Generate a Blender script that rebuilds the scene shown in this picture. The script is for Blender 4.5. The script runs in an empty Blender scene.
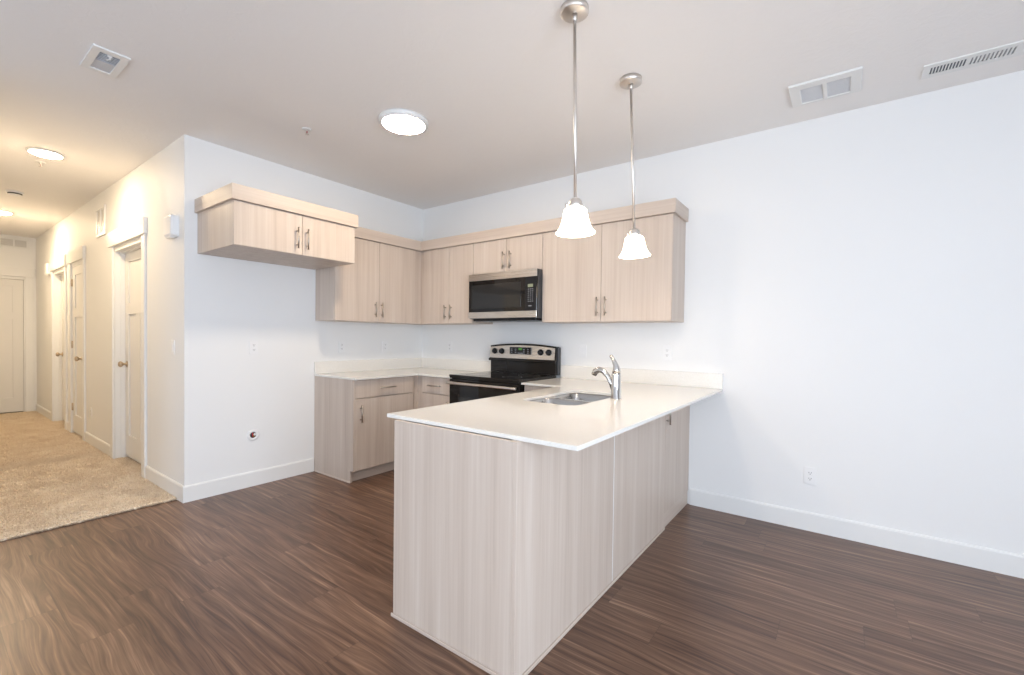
import bpy, bmesh, math, random
import numpy as np
from mathutils import Vector, Matrix
random.seed(7)
PI = math.pi
SC = bpy.context.scene
COL = SC.collection
H = 2.764                      # ceiling height

# ------------------------------------------------------------------ camera
cam_d = bpy.data.cameras.new('camera'); cam = bpy.data.objects.new('camera', cam_d); COL.objects.link(cam)
th, ph, rr = math.radians(36.3896), math.radians(-0.9661), math.radians(0.7065)
R = Vector((math.cos(th), math.sin(th), 0)); F0 = Vector((-math.sin(th), math.cos(th), 0)); ZV = Vector((0, 0, 1))
F = F0 * math.cos(ph) + ZV * math.sin(ph); U = -F0 * math.sin(ph) + ZV * math.cos(ph)
R2 = R * math.cos(rr) + U * math.sin(rr); U2 = -R * math.sin(rr) + U * math.cos(rr)
M = Matrix((R2, U2, -F)).transposed().to_4x4(); M.translation = Vector((3.9787, -3.6155, 1.2755))
cam.matrix_world = M
cam_d.sensor_width = 36; cam_d.lens = 447.499 * 36 / 1024
cam_d.shift_y = (345.3973 - 337.5) / 1024; cam_d.clip_start = 0.05
SC.camera = cam

# ------------------------------------------------------------------ world, daylight, exposure
w = bpy.data.worlds.new('sky'); SC.world = w; w.use_nodes = True
w.node_tree.nodes['Background'].inputs[0].default_value = (0.76, 0.87, 1.0, 1)
w.node_tree.nodes['Background'].inputs[1].default_value = 1.45
SC.view_settings.view_transform = 'Standard'; SC.view_settings.look = 'None'
SC.view_settings.gamma = 1; SC.view_settings.use_curve_mapping = False
SC.view_settings.exposure = 0.10
DAY = (0.76, 0.865, 1.0)
def daylight(name, loc, rot, sx, sy, power, color=DAY):
    l = bpy.data.lights.new(name, 'AREA'); l.shape = 'RECTANGLE'; l.size = sx; l.size_y = sy
    l.energy = power; l.color = color
    o = bpy.data.objects.new(name, l); COL.objects.link(o); o.location = loc; o.rotation_euler = rot
    return o
# daylight just outside the three windows behind the camera
daylight('daylight_patio_door', (5.0, -7.16, 1.12), (PI / 2, 0, 0), 2.6, 2.1, 90)
daylight('daylight_front_window', (1.6, -7.16, 1.50), (PI / 2, 0, 0), 1.5, 1.3, 25)
daylight('daylight_side_window', (6.66, -3.9, 1.20), (PI / 2, 0, PI / 2), 1.7, 2.0, 160)
WARM = (1.0, 0.80, 0.58)
E_BIG, E_CAN, E_SHADE, P_PEND = 102.0, 185.0, 12.0, 3.0

# ------------------------------------------------------------------ materials
def newmat(name):
    m = bpy.data.materials.new(name); m.use_nodes = True
    nt = m.node_tree; b = nt.nodes['Principled BSDF']
    return m, nt, b
def plain(name, col, rough=0.5, metal=0.0, spec=0.5, coat=0.0):
    m, nt, b = newmat(name)
    b.inputs['Base Color'].default_value = (*col, 1); b.inputs['Roughness'].default_value = rough
    b.inputs['Metallic'].default_value = metal; b.inputs['Specular IOR Level'].default_value = spec
    b.inputs['Coat Weight'].default_value = coat
    return m
def N(nt, t, **k):
    n = nt.nodes.new(t)
    for a, v in k.items():
        if hasattr(n, a): setattr(n, a, v)
        else: n.inputs[a.replace('_', ' ')].default_value = v
    return n
def mathn(nt, op, a, b=None, c=None):
    n = nt.nodes.new('ShaderNodeMath'); n.operation = op
    for i, v in enumerate((a, b, c)):
        if v is None: continue
        if isinstance(v, (int, float)): n.inputs[i].default_value = v
        else: nt.links.new(v, n.inputs[i])
    return n.outputs[0]
def ramp(nt, fac, stops):
    r = nt.nodes.new('ShaderNodeValToRGB'); nt.links.new(fac, r.inputs[0])
    e = r.color_ramp.elements
    while len(e) < len(stops): e.new(0.5)
    for k, (p, c) in enumerate(stops): e[k].position = p; e[k].color = (*c, 1)
    return r.outputs[0]
def paint(name, col, rough=0.6, scale=60, strength=0.05, dist=0.002, spec=0.3):
    m, nt, b = newmat(name)
    b.inputs['Base Color'].default_value = (*col, 1); b.inputs['Roughness'].default_value = rough
    b.inputs['Specular IOR Level'].default_value = spec
    g = N(nt, 'ShaderNodeNewGeometry'); n = N(nt, 'ShaderNodeTexNoise', Scale=scale, Detail=3.0)
    nt.links.new(g.outputs['Position'], n.inputs['Vector'])
    bp = N(nt, 'ShaderNodeBump', Strength=strength, Distance=dist)
    nt.links.new(n.outputs['Fac'], bp.inputs['Height']); nt.links.new(bp.outputs[0], b.inputs['Normal'])
    return m
WALL = paint("wall_paint", (0.84, 0.84, 0.835), 0.55, 70, 0.05)
CEIL = None
def ceiling_mat():
    m, nt, b = newmat('ceiling_knockdown'); b.inputs['Base Color'].default_value = (0.90, 0.88, 0.865, 1)
    b.inputs['Roughness'].default_value = 0.85; b.inputs['Specular IOR Level'].default_value = 0.15
    g = N(nt, 'ShaderNodeNewGeometry'); n = N(nt, 'ShaderNodeTexNoise', Scale=16.0, Detail=4.0, Distortion=1.0)
    nt.links.new(g.outputs['Position'], n.inputs['Vector'])
    r = ramp(nt, n.outputs['Fac'], [(0.47, (0, 0, 0)), (0.56, (1, 1, 1))])
    bp = N(nt, 'ShaderNodeBump', Strength=0.12, Distance=0.003)
    nt.links.new(r, bp.inputs['Height']); nt.links.new(bp.outputs[0], b.inputs['Normal'])
    return m
CEIL = ceiling_mat()
TRIM = plain('white_trim_paint', (0.82, 0.82, 0.81), 0.35, spec=0.4)
DOORP = plain('white_door_paint', (0.78, 0.77, 0.75), 0.4, spec=0.4)
PLATE = plain('white_plastic', (0.85, 0.85, 0.85), 0.3)
PLATE_SHADE = plain('grey_plastic', (0.60, 0.62, 0.66), 0.5)
DARKHOLE = plain('dark_opening', (0.05, 0.05, 0.055), 0.8)

def laminate(name, horizontal=None):
    """pale ash laminate with fine straight grain; grain along z unless horizontal = 'x' or 'y' (then along the board)"""
    m, nt, b = newmat(name)
    g = N(nt, 'ShaderNodeNewGeometry'); oi = N(nt, 'ShaderNodeObjectInfo')
    off = mathn(nt, 'MULTIPLY', oi.outputs['Random'], 37.0)
    comb = N(nt, 'ShaderNodeCombineXYZ')
    for i in range(3): nt.links.new(off, comb.inputs[i])
    add = N(nt, 'ShaderNodeVectorMath', operation='ADD'); nt.links.new(g.outputs['Position'], add.inputs[0]); nt.links.new(comb.outputs[0], add.inputs[1])
    def layer(sc_long, sc_fine, scale, detail, dist):
        mp = N(nt, 'ShaderNodeMapping')
        mp.inputs['Scale'].default_value = (sc_fine, sc_fine, sc_long) if not horizontal else (sc_long, sc_long, sc_fine)
        nt.links.new(add.outputs[0], mp.inputs['Vector'])
        n = N(nt, 'ShaderNodeTexNoise', Scale=scale, Detail=detail, Distortion=dist, Roughness=0.6)
        nt.links.new(mp.outputs[0], n.inputs['Vector']); return n.outputs['Fac']
    a = layer(0.5, 14, 1.0, 3.0, 0.3); f = layer(1.2, 75, 1.0, 4.0, 0.0)
    s = mathn(nt, 'ADD', mathn(nt, 'MULTIPLY', a, 0.62), mathn(nt, 'MULTIPLY', f, 0.38))
    c = ramp(nt, s, [(0.30, (0.505, 0.412, 0.345)), (0.46, (0.585, 0.488, 0.415)), (0.56, (0.620, 0.527, 0.453)), (0.72, (0.68, 0.595, 0.525))])
    nt.links.new(c, b.inputs['Base Color']); b.inputs['Roughness'].default_value = 0.42
    b.inputs['Specular IOR Level'].default_value = 0.35
    return m
LAM = laminate('ash_laminate_upright_grain'); LAMH = laminate('ash_laminate_level_grain', 'x')
HANDLE = plain('satin_nickel_handle', (0.50, 0.45, 0.40), 0.34, 1.0)
EDGE = plain('dark_gap', (0.16, 0.13, 0.11), 0.8)
NICKEL = plain('brushed_nickel', (0.74, 0.70, 0.66), 0.36, 1.0)
BRONZE = plain('satin_bronze_nickel', (0.50, 0.41, 0.31), 0.30, 1.0)

def quartz():
    m, nt, b = newmat('cream_quartz')
    g = N(nt, 'ShaderNodeNewGeometry'); n = N(nt, 'ShaderNodeTexNoise', Scale=220.0, Detail=2.0)
    nt.links.new(g.outputs['Position'], n.inputs['Vector'])
    c = ramp(nt, n.outputs['Fac'], [(0.36, (0.77, 0.745, 0.70)), (0.48, (0.81, 0.785, 0.74)), (0.65, (0.83, 0.81, 0.77))])
    nt.links.new(c, b.inputs['Base Color']); b.inputs['Roughness'].default_value = 0.12
    return m
QUARTZ = quartz()
def steel(name, col=(0.60, 0.56, 0.52), rough=0.28, axis='x'):
    m, nt, b = newmat(name); b.inputs['Metallic'].default_value = 1
    b.inputs['Base Color'].default_value = (*col, 1)
    g = N(nt, 'ShaderNodeNewGeometry'); mp = N(nt, 'ShaderNodeMapping')
    mp.inputs['Scale'].default_value = (2, 2, 400) if axis == 'x' else (400, 400, 2)
    nt.links.new(g.outputs['Position'], mp.inputs['Vector'])
    n = N(nt, 'ShaderNodeTexNoise', Scale=1.0, Detail=2.0); nt.links.new(mp.outputs[0], n.inputs['Vector'])
    nt.links.new(mathn(nt, 'MULTIPLY_ADD', n.outputs['Fac'], 0.12, rough - 0.06), b.inputs['Roughness'])
    return m
STEEL = steel('brushed_stainless', (0.66, 0.62, 0.57)); SINKSTEEL = steel('sink_stainless', (0.50, 0.485, 0.47), 0.22)
CHROME = plain('polished_chrome', (0.62, 0.61, 0.60), 0.12, 1.0)
BGLASS = plain('black_glass', (0.010, 0.009, 0.009), 0.04, spec=0.35)
BENAMEL = plain('black_enamel', (0.010, 0.009, 0.009), 0.08, spec=0.3)
BPLASTIC = plain('black_plastic', (0.014, 0.014, 0.016), 0.25, spec=0.3)
SIDEGREY = plain('charcoal_side_metal', (0.045, 0.047, 0.052), 0.35)
WINGLASS = plain('oven_window_glass', (0.022, 0.022, 0.022), 0.05, spec=0.4)
KEYGREY = plain('pale_key_print', (0.34, 0.35, 0.38), 0.5)
RINGGREY = plain('dark_burner_print', (0.05, 0.05, 0.052), 0.3, spec=0.3)
BRASS = plain('brass_valve', (0.45, 0.30, 0.10), 0.35, 1.0)
REDP = plain('red_handle', (0.55, 0.04, 0.04), 0.4)
def emit(name, col, s, base=(0.9, 0.88, 0.85)):
    m, nt, b = newmat(name); b.inputs['Base Color'].default_value = (*base, 1)
    b.inputs['Emission Color'].default_value = (*col, 1); b.inputs['Emission Strength'].default_value = s
    return m
LED_BIG = emit('kitchen_lamp_diffuser', (1.0, 0.82, 0.60), E_BIG)
LED_CAN = emit('hall_lamp_diffuser', (1.0, 0.77, 0.50), E_CAN)
LED_CAN_FAR = emit('far_hall_lamp_diffuser', (1.0, 0.77, 0.50), E_CAN * 1.5)
SHADE = emit('glowing_frosted_glass', (1.0, 0.83, 0.64), E_SHADE)
GREEN = emit('green_clock_digits', (0.25, 0.9, 0.1), 0.22, (0.02, 0.03, 0.02))
LCD = emit('pale_green_lcd', (0.45, 0.50, 0.30), 0.30, (0.12, 0.13, 0.09))

def vinyl():
    """walnut vinyl planks running along x"""
    m, nt, b = newmat('walnut_vinyl_plank'); L = nt.links
    g = N(nt, 'ShaderNodeNewGeometry'); sp = N(nt, 'ShaderNodeSeparateXYZ'); L.new(g.outputs['Position'], sp.inputs[0])
    x, y = sp.outputs[0], sp.outputs[1]
    PW, PL = 0.178, 1.22
    yr = mathn(nt, 'DIVIDE', y, PW); row = mathn(nt, 'FLOOR', yr)
    wn = N(nt, 'ShaderNodeTexWhiteNoise', noise_dimensions='1D'); L.new(row, wn.inputs['W'])
    xr = mathn(nt, 'ADD', mathn(nt, 'DIVIDE', x, PL), wn.outputs['Value']); colm = mathn(nt, 'FLOOR', xr)
    wid = N(nt, 'ShaderNodeCombineXYZ'); L.new(row, wid.inputs[0]); L.new(colm, wid.inputs[1])
    w2 = N(nt, 'ShaderNodeTexWhiteNoise', noise_dimensions='3D'); L.new(wid.outputs[0], w2.inputs['Vector'])
    pid = w2.outputs['Value']
    # grain coordinates: stretched along x, shifted per plank, warped by a slow noise
    off = N(nt, 'ShaderNodeVectorMath', operation='SCALE'); L.new(w2.outputs['Color'], off.inputs[0]); off.inputs['Scale'].default_value = 30
    add = N(nt, 'ShaderNodeVectorMath', operation='ADD'); L.new(g.outputs['Position'], add.inputs[0]); L.new(off.outputs[0], add.inputs[1])
    mp = N(nt, 'ShaderNodeMapping'); mp.inputs['Scale'].default_value = (0.75, 4.0, 1); L.new(add.outputs[0], mp.inputs['Vector'])
    slow = N(nt, 'ShaderNodeTexNoise', Scale=1.0, Detail=2.0, Distortion=0.6); L.new(mp.outputs[0], slow.inputs['Vector'])
    sx = N(nt, 'ShaderNodeSeparateXYZ'); L.new(add.outputs[0], sx.inputs[0])
    yy = mathn(nt, 'ADD', sx.outputs[1], mathn(nt, 'MULTIPLY', slow.outputs['Fac'], 0.17))
    cc = N(nt, 'ShaderNodeCombineXYZ')
    L.new(mathn(nt, 'MULTIPLY', sx.outputs[0], 1.3), cc.inputs[0]); L.new(mathn(nt, 'MULTIPLY', yy, 42.0), cc.inputs[1])
    g1 = N(nt, 'ShaderNodeTexNoise', Scale=1.0, Detail=3.0, Roughness=0.55); L.new(cc.outputs[0], g1.inputs['Vector'])
    cc2 = N(nt, 'ShaderNodeCombineXYZ')
    L.new(mathn(nt, 'MULTIPLY', sx.outputs[0], 5.0), cc2.inputs[0]); L.new(mathn(nt, 'MULTIPLY', yy, 160.0), cc2.inputs[1])
    g2 = N(nt, 'ShaderNodeTexNoise', Scale=1.0, Detail=2.0); L.new(cc2.outputs[0], g2.inputs['Vector'])
    s = mathn(nt, 'ADD', mathn(nt, 'MULTIPLY', g1.outputs['Fac'], 0.68), mathn(nt, 'MULTIPLY', g2.outputs['Fac'], 0.30))
    s = mathn(nt, 'ADD', s, mathn(nt, 'MULTIPLY', pid, 0.085))
    c = ramp(nt, s, [(0.39, (0.066, 0.031, 0.019)), (0.48, (0.115, 0.058, 0.036)), (0.56, (0.160, 0.086, 0.054)), (0.64, (0.225, 0.130, 0.083)), (0.74, (0.37, 0.235, 0.155))])
    # fine dark joints
    fy = mathn(nt, 'FRACT', yr); fx = mathn(nt, 'FRACT', xr)
    jy = mathn(nt, 'LESS_THAN', mathn(nt, 'MINIMUM', fy, mathn(nt, 'SUBTRACT', 1.0, fy)), 0.006)
    jx = mathn(nt, 'LESS_THAN', mathn(nt, 'MINIMUM', fx, mathn(nt, 'SUBTRACT', 1.0, fx)), 0.0009)
    j = mathn(nt, 'MULTIPLY', mathn(nt, 'MAXIMUM', jy, jx), 0.45)
    mx = N(nt, 'ShaderNodeMix', data_type='RGBA'); L.new(j, mx.inputs['Factor']); L.new(c, mx.inputs['A']); mx.inputs['B'].default_value = (0.03, 0.018, 0.012, 1)
    L.new(mx.outputs['Result'], b.inputs['Base Color'])
    b.inputs['Roughness'].default_value = 0.31; b.inputs['Specular IOR Level'].default_value = 0.5
    bp = N(nt, 'ShaderNodeBump', Strength=0.12, Distance=0.001); L.new(g1.outputs['Fac'], bp.inputs['Height']); L.new(bp.outputs[0], b.inputs['Normal'])
    return m
def carpet_mat():
    m, nt, b = newmat('beige_carpet_fibre')
    g = N(nt, 'ShaderNodeNewGeometry'); n = N(nt, 'ShaderNodeTexNoise', Scale=110.0, Detail=2.0); n2 = N(nt, 'ShaderNodeTexNoise', Scale=5.0, Detail=3.0)
    nt.links.new(g.outputs['Position'], n.inputs['Vector']); nt.links.new(g.outputs['Position'], n2.inputs['Vector'])
    s = mathn(nt, 'ADD', mathn(nt, 'MULTIPLY', n.outputs['Fac'], 0.7), mathn(nt, 'MULTIPLY', n2.outputs['Fac'], 0.3))
    c = ramp(nt, s, [(0.38, (0.66, 0.53, 0.39)), (0.5, (0.80, 0.68, 0.53)), (0.62, (0.90, 0.81, 0.68))])
    nt.links.new(c, b.inputs['Base Color']); b.inputs['Roughness'].default_value = 1.0; b.inputs['Specular IOR Level'].default_value = 0.0
    return m
def pane_mat():
    m = bpy.data.materials.new('window_glass'); m.use_nodes = True; nt = m.node_tree; nt.nodes.clear()
    o = N(nt, 'ShaderNodeOutputMaterial'); mx = N(nt, 'ShaderNodeMixShader'); mx.inputs[0].default_value = 0.06
    t = N(nt, 'ShaderNodeBsdfTransparent'); gl = N(nt, 'ShaderNodeBsdfGlossy'); gl.inputs['Roughness'].default_value = 0.02
    nt.links.new(t.outputs[0], mx.inputs[1]); nt.links.new(gl.outputs[0], mx.inputs[2]); nt.links.new(mx.outputs[0], o.inputs[0])
    return m
VINYL = vinyl(); CARPET = carpet_mat(); PANE = pane_mat()

# ------------------------------------------------------------------ mesh helpers (all coordinates are room coordinates)
class MB:
    def __init__(s): s.bm = bmesh.new()
    def box(s, x0, x1, y0, y1, z0, z1, bev=0.0, seg=1):
        t = bmesh.new(); bmesh.ops.create_cube(t, size=1)
        for v in t.verts:
            v.co = Vector(((x0 + x1) / 2 + v.co.x * abs(x1 - x0), (y0 + y1) / 2 + v.co.y * abs(y1 - y0), (z0 + z1) / 2 + v.co.z * abs(z1 - z0)))
        if bev > 0: bmesh.ops.bevel(t, geom=list(t.edges), offset=bev, segments=seg, profile=0.5, affect='EDGES')
        s.merge(t); return s
    def merge(s, t, mat=None):
        if mat is not None: bmesh.ops.transform(t, matrix=mat, verts=t.verts)
        bmesh.ops.recalc_face_normals(t, faces=t.faces)
        me = bpy.data.meshes.new('tmp'); t.to_mesh(me); s.bm.from_mesh(me); bpy.data.meshes.remove(me); t.free()
    def lathe(s, prof, c, n=32, axis='z', cap=True):
        """prof: list of (radius, height) revolved round the axis through c"""
        t = bmesh.new(); rings = []
        for r, h in prof:
            if r < 1e-6: rings.append([t.verts.new((0, 0, h))])
            else: rings.append([t.verts.new((r * math.cos(2 * PI * k / n), r * math.sin(2 * PI * k / n), h)) for k in range(n)])
        for a, b in zip(rings, rings[1:]):
            if len(a) == 1 and len(b) == 1: continue
            for k in range(n):
                k2 = (k + 1) % n
                if len(a) == 1: t.faces.new((a[0], b[k2], b[k]))
                elif len(b) == 1: t.faces.new((a[k], a[k2], b[0]))
                else: t.faces.new((a[k], a[k2], b[k2], b[k]))
        if cap:
            for rg in (rings[0], rings[-1]):
                if len(rg) > 1: t.faces.new(rg)
        for f in t.faces: f.smooth = True
        m = {'z': Matrix.Identity(4), 'x': Matrix.Rotation(PI / 2, 4, 'Y'), 'y': Matrix.Rotation(PI / 2, 4, 'X'), '-y': Matrix.Rotation(PI / 2, 4, 'X')}[axis]
        s.merge(t, Matrix.Translation(c) @ m); return s
    def cyl(s, c, r, h, axis='z', n=24, bev=0.0):
        p = [(r - bev, 0), (r, bev), (r, h - bev), (r - bev, h)] if bev else [(r, 0), (r, h)]
        return s.lathe(p, c, n, axis)
    def tube(s, pts, rad, n=12):
        pts = [Vector(p) for p in pts]
        if isinstance(rad, (int, float)): rad = [rad] * len(pts)
        t = bmesh.new(); rings = []; up = None
        for i, p in enumerate(pts):
            d = (pts[min(i + 1, len(pts) - 1)] - pts[max(i - 1, 0)]).normalized()
            if up is None: up = d.orthogonal().normalized()
            up = (up - d * up.dot(d)).normalized(); sd = d.cross(up)
            rr_ = rad[i] if isinstance(rad[i], tuple) else (rad[i], rad[i])
            rings.append([t.verts.new(p + up * rr_[0] * math.cos(2 * PI * k / n) + sd * rr_[1] * math.sin(2 * PI * k / n)) for k in range(n)])
        for a, b in zip(rings, rings[1:]):
            for k in range(n): t.faces.new((a[k], a[(k + 1) % n], b[(k + 1) % n], b[k]))
        t.faces.new(rings[0]); t.faces.new(rings[-1])
        for f in t.faces: f.smooth = True
        s.merge(t); return s
    def prism(s, loops, z0, z1, holes=()):
        """extrude a flat outline (list of (x, y)), with holes, from z0 to z1"""
        t = bmesh.new(); ed = []
        for lp in [loops] + list(holes):
            vs = [t.verts.new((x, y, z0)) for x, y in lp]
            ed += [t.edges.new((vs[k], vs[(k + 1) % len(vs)])) for k in range(len(vs))]
        bmesh.ops.triangle_fill(t, edges=ed, use_beauty=True, use_dissolve=False)
        r = bmesh.ops.extrude_face_region(t, geom=list(t.faces))
        for e in r['geom']:
            if isinstance(e, bmesh.types.BMVert): e.co.z = z1
        s.merge(t); return s
    def profile(s, prof, axis, a0, a1):
        """prof: outline in the plane across the axis. axis 'x': (y, z) ; axis 'y': (x, z)"""
        t = bmesh.new()
        mk = (lambda p, a: (a, p[0], p[1])) if axis == 'x' else (lambda p, a: (p[0], a, p[1]))
        A = [t.verts.new(mk(p, a0)) for p in prof]; B = [t.verts.new(mk(p, a1)) for p in prof]
        t.faces.new(A); t.faces.new(B); n = len(prof)
        for k in range(n): t.faces.new((A[k], A[(k + 1) % n], B[(k + 1) % n], B[k]))
        s.merge(t); return s
    def build(s, name, mat, parent=None, bevel=0.0):
        org = Vector(parent_origin(parent)) if parent else None
        if org is None:
            zs = [v.co for v in s.bm.verts]
            org = Vector((sum(v.x for v in zs) / len(zs), sum(v.y for v in zs) / len(zs), min(v.z for v in zs)))
        bmesh.ops.translate(s.bm, verts=s.bm.verts, vec=-org)
        me = bpy.data.meshes.new(name); s.bm.to_mesh(me); s.bm.free()
        mats = mat if isinstance(mat, (list, tuple)) else [mat]
        for mm in mats: me.materials.append(mm)
        o = bpy.data.objects.new(name, me); COL.objects.link(o)
        if parent: o.parent = parent
        else: o.location = org
        if bevel:
            md = o.modifiers.new('bevel', 'BEVEL'); md.width = bevel; md.segments = 2; md.limit_method = 'ANGLE'; md.angle_limit = math.radians(40)
        return o
def parent_origin(p):
    v = Vector((0, 0, 0))
    while p: v += p.location; p = p.parent
    return v
def tag(o, label=None, cat=None, group=None, kind=None):
    if label: o['label'] = label
    if cat: o['category'] = cat
    if group: o['group'] = group
    if kind: o['kind'] = kind
    return o
def thing(name, loc, label, cat, group=None):
    o = bpy.data.objects.new(name, None); COL.objects.link(o); o.location = loc; o.empty_display_size = 0.1
    return tag(o, label, cat, group)
def struct(name, mb, mat, label=None, bevel=0.0):
    return tag(mb.build(name, mat, None, bevel), label, None, None, 'structure')
def copy_tree(o, delta, parent=None):
    c = o.copy(); COL.objects.link(c); c.parent = parent
    if parent is None: c.location = Vector(o.location) + Vector(delta)
    for ch in list(o.children): copy_tree(ch, delta, c)
    return c
def rrect(x0, x1, y0, y1, r, n=6):
    p = []
    for cx, cy, a in ((x1 - r, y1 - r, 0), (x0 + r, y1 - r, PI / 2), (x0 + r, y0 + r, PI), (x1 - r, y0 + r, 1.5 * PI)):
        for k in range(n + 1): p.append((cx + r * math.cos(a + k * PI / 2 / n), cy + r * math.sin(a + k * PI / 2 / n)))
    return p

# ------------------------------------------------------------------ the room shell
HW = -2.369           # hall wall plane (y)
HE = -6.38            # hall end wall plane (x)
HL = -3.45            # hall's other wall
XR, YF = 6.5, -7.0    # far walls behind the camera
T = 0.12
struct('floor', MB().box(-6.6, XR + T, YF - T, T, -0.10, 0.0), VINYL, 'dark walnut vinyl plank floor')
struct('ceiling', MB().box(-6.6, XR + T, YF - T, T, H, H + 0.10), CEIL, 'off white textured ceiling')
struct('wall_back', MB().box(-6.6, XR + T, 0, T, 0, H), WALL, 'white wall behind the range and peninsula')
struct('wall_left', MB().box(-T, 0, HW, 0, 0, H), WALL, 'white wall under and beside the small wall cabinet')
# hall wall with three door openings
OP = [(-1.89, -0.97), (-3.80, -3.18), (-4.98, -4.17)]
OPZ = 2.105
m = MB()
xs = [-T] + [v for a, b in OP for v in (b, a)] + [HE - T]
for k in range(0, len(xs), 2): m.box(xs[k + 1], xs[k], HW, HW + T, 0, H)
for a, b in OP: m.box(a, b, HW, HW + T, OPZ, H)
struct('wall_hall_right', m, WALL, 'warm lit hallway wall with three doors')
EY0, EY1 = -3.31, -2.49
m = MB().box(HE - T, HE, EY1, HW, 0, H).box(HE - T, HE, HL, EY0, 0, H).box(HE - T, HE, EY0, EY1, OPZ, H)
struct('wall_hall_end', m, WALL, 'wall closing the far end of the hallway')
struct('wall_hall_left', MB().box(HE - T, 0, HL - T, HL, 0, H), WALL)
struct('wall_left_front', MB().box(-T, 0, YF, HL - T, 0, H), WALL)
# behind the camera: walls with a patio door and two windows
def wall_x(name, y0, y1, x0, x1, holes):      # a wall along x with openings (xa, xb, za, zb)
    m = MB(); cur = x0
    for xa, xb, za, zb in sorted(holes):
        m.box(cur, xa, y0, y1, 0, H); m.box(xa, xb, y0, y1, zb, H)
        if za > 0: m.box(xa, xb, y0, y1, 0, za)
        cur = xb
    m.box(cur, x1, y0, y1, 0, H); struct(name, m, WALL)
wall_x('wall_front', YF - T, YF, -6.6, XR + T, [(0.8, 2.4, 0.8, 2.2), (3.65, 6.35, 0.0, 2.2)])
m = MB().box(XR, XR + T, YF, -4.8, 0, H).box(XR, XR + T, -3.0, 0, 0, H).box(XR, XR + T, -4.8, -3.0, 2.25, H).box(XR, XR + T, -4.8, -3.0, 0, 0.12)
struct('wall_right', m, WALL)
struct('wall_light_block', MB().box(-6.72, -6.6, YF - T, T, 0, H), WALL)  # unseen wall added to stop sky light leaking in behind the hall doors
def window(name, horizontal, a0, a1, z0, z1, at, n):
    root = bpy.data.objects.new(name, None); COL.objects.link(root); tag(root, kind='structure')
    root.location = ((a0 + a1) / 2, at, z0) if horizontal else (at, (a0 + a1) / 2, z0)
    m = MB(); p = MB(); f = 0.05
    def bx(mb, a, b, c, d, e0, e1):
        if horizontal: mb.box(a, b, at + e0, at + e1, c, d)
        else: mb.box(at + e0, at + e1, a, b, c, d)
    bx(m, a0, a0 + f, z0, z1, -.03, .03); bx(m, a1 - f, a1, z0, z1, -.03, .03)
    bx(m, a0 + f, a1 - f, z0, z0 + f, -.03, .03); bx(m, a0 + f, a1 - f, z1 - f, z1, -.03, .03)
    for k in range(1, n):
        c = a0 + (a1 - a0) * k / n; bx(m, c - f / 2, c + f / 2, z0 + f, z1 - f, -.03, .03)
    bx(p, a0 + f, a1 - f, z0 + f, z1 - f, -.003, .003)
    m.build('window_frame', TRIM, root); p.build('pane', PANE, root)
window('window_1', True, 0.8, 2.4, 0.8, 2.2, YF - .06, 2)
window('window_2', True, 3.65, 6.35, 0.0, 2.2, YF - .06, 2)
window('window_3', False, -4.8, -3.0, 0.12, 2.25, XR + .06, 2)

# baseboards
BH, BT = 0.125, 0.013
def base_prof(o, s):      # o wall plane, s direction into the room
    return [(o, 0), (o + s * BT, 0), (o + s * BT, BH - .012), (o + s * (BT - .004), BH - .003), (o + s * (BT - .008), BH), (o, BH)]
struct('baseboard_back', MB().profile(base_prof(0, -1), 'x', 3.052, XR), TRIM, 'white baseboard along the bright right hand wall')
struct('baseboard_left', MB().profile(base_prof(0, 1), 'y', HW - BT, -1.345), TRIM, 'white baseboard left of the base cabinets')
m = MB()
for a, b in ((-0.88, -.0002), (-3.09, -2.01), (-4.08, -3.92), (HE + .02, -5.07)): m.profile(base_prof(HW, -1), 'x', a, b)
struct('baseboard_hall_right', m, TRIM, 'white baseboard between the hallway doors')
struct('baseboard_hall_left', MB().profile(base_prof(HL, 1), 'x', HE, 0), TRIM)
struct('baseboard_left_front', MB().profile(base_prof(0, 1), 'y', YF, HL), TRIM)
struct('baseboard_right', MB().profile(base_prof(XR, -1), 'y', YF, 0), TRIM)

# ------------------------------------------------------------------ hallway doors
def knob(parent, root_c, d, mat=BRONZE):
    """round knob with rose; root_c on the door face, d unit direction out of the face"""
    ax = {'y': ('y', 1), 'x': ('x', 1)}
    m = MB()
    prof = [(0.0, 0), (0.032, 0), (0.032, 0.006), (0.014, 0.010), (0.011, 0.028), (0.020, 0.036), (0.029, 0.048), (0.029, 0.058), (0.020, 0.068), (0.0, 0.071)]
    if d == '-y': m.lathe(prof, root_c, 20, 'y')       # rotation +90 about x sends +z to -y
    else: m.lathe(prof, root_c, 20, 'x')
    return m.build('knob', mat, parent)
def panel_door(parent, u0, u1, z0, z1, face, thick, along, panels, out):
    """door leaf with sunk panels. along 'x': face is the y of the visible side, leaf goes to face+thick
       along 'y': face is the x of the visible side, leaf goes to face-thick"""
    m = MB(); dep = 0.013
    def bx(a, b, c, d, near):
        f0 = face if near else face + (dep if along == 'x' else -dep)
        f1 = face + (thick if along == 'x' else -thick)
        if along == 'x': m.box(a, b, f0, f1, c, d)
        else: m.box(f1, f0, a, b, c, d)
    us = sorted({u0, u1, *[p[0] for p in panels], *[p[1] for p in panels]}); zs = sorted({z0, z1, *[p[2] for p in panels], *[p[3] for p in panels]})
    for a, b in zip(us, us[1:]):
        for c, d in zip(zs, zs[1:]):
            mu, mz = (a + b) / 2, (c + d) / 2
            sunk = any(p[0] < mu < p[1] and p[2] < mz < p[3] for p in panels)
            bx(a, b, c, d, not sunk)
    bmesh.ops.remove_doubles(m.bm, verts=m.bm.verts, dist=1e-5)
    return m.build('door_leaf', DOORP, parent)
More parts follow.
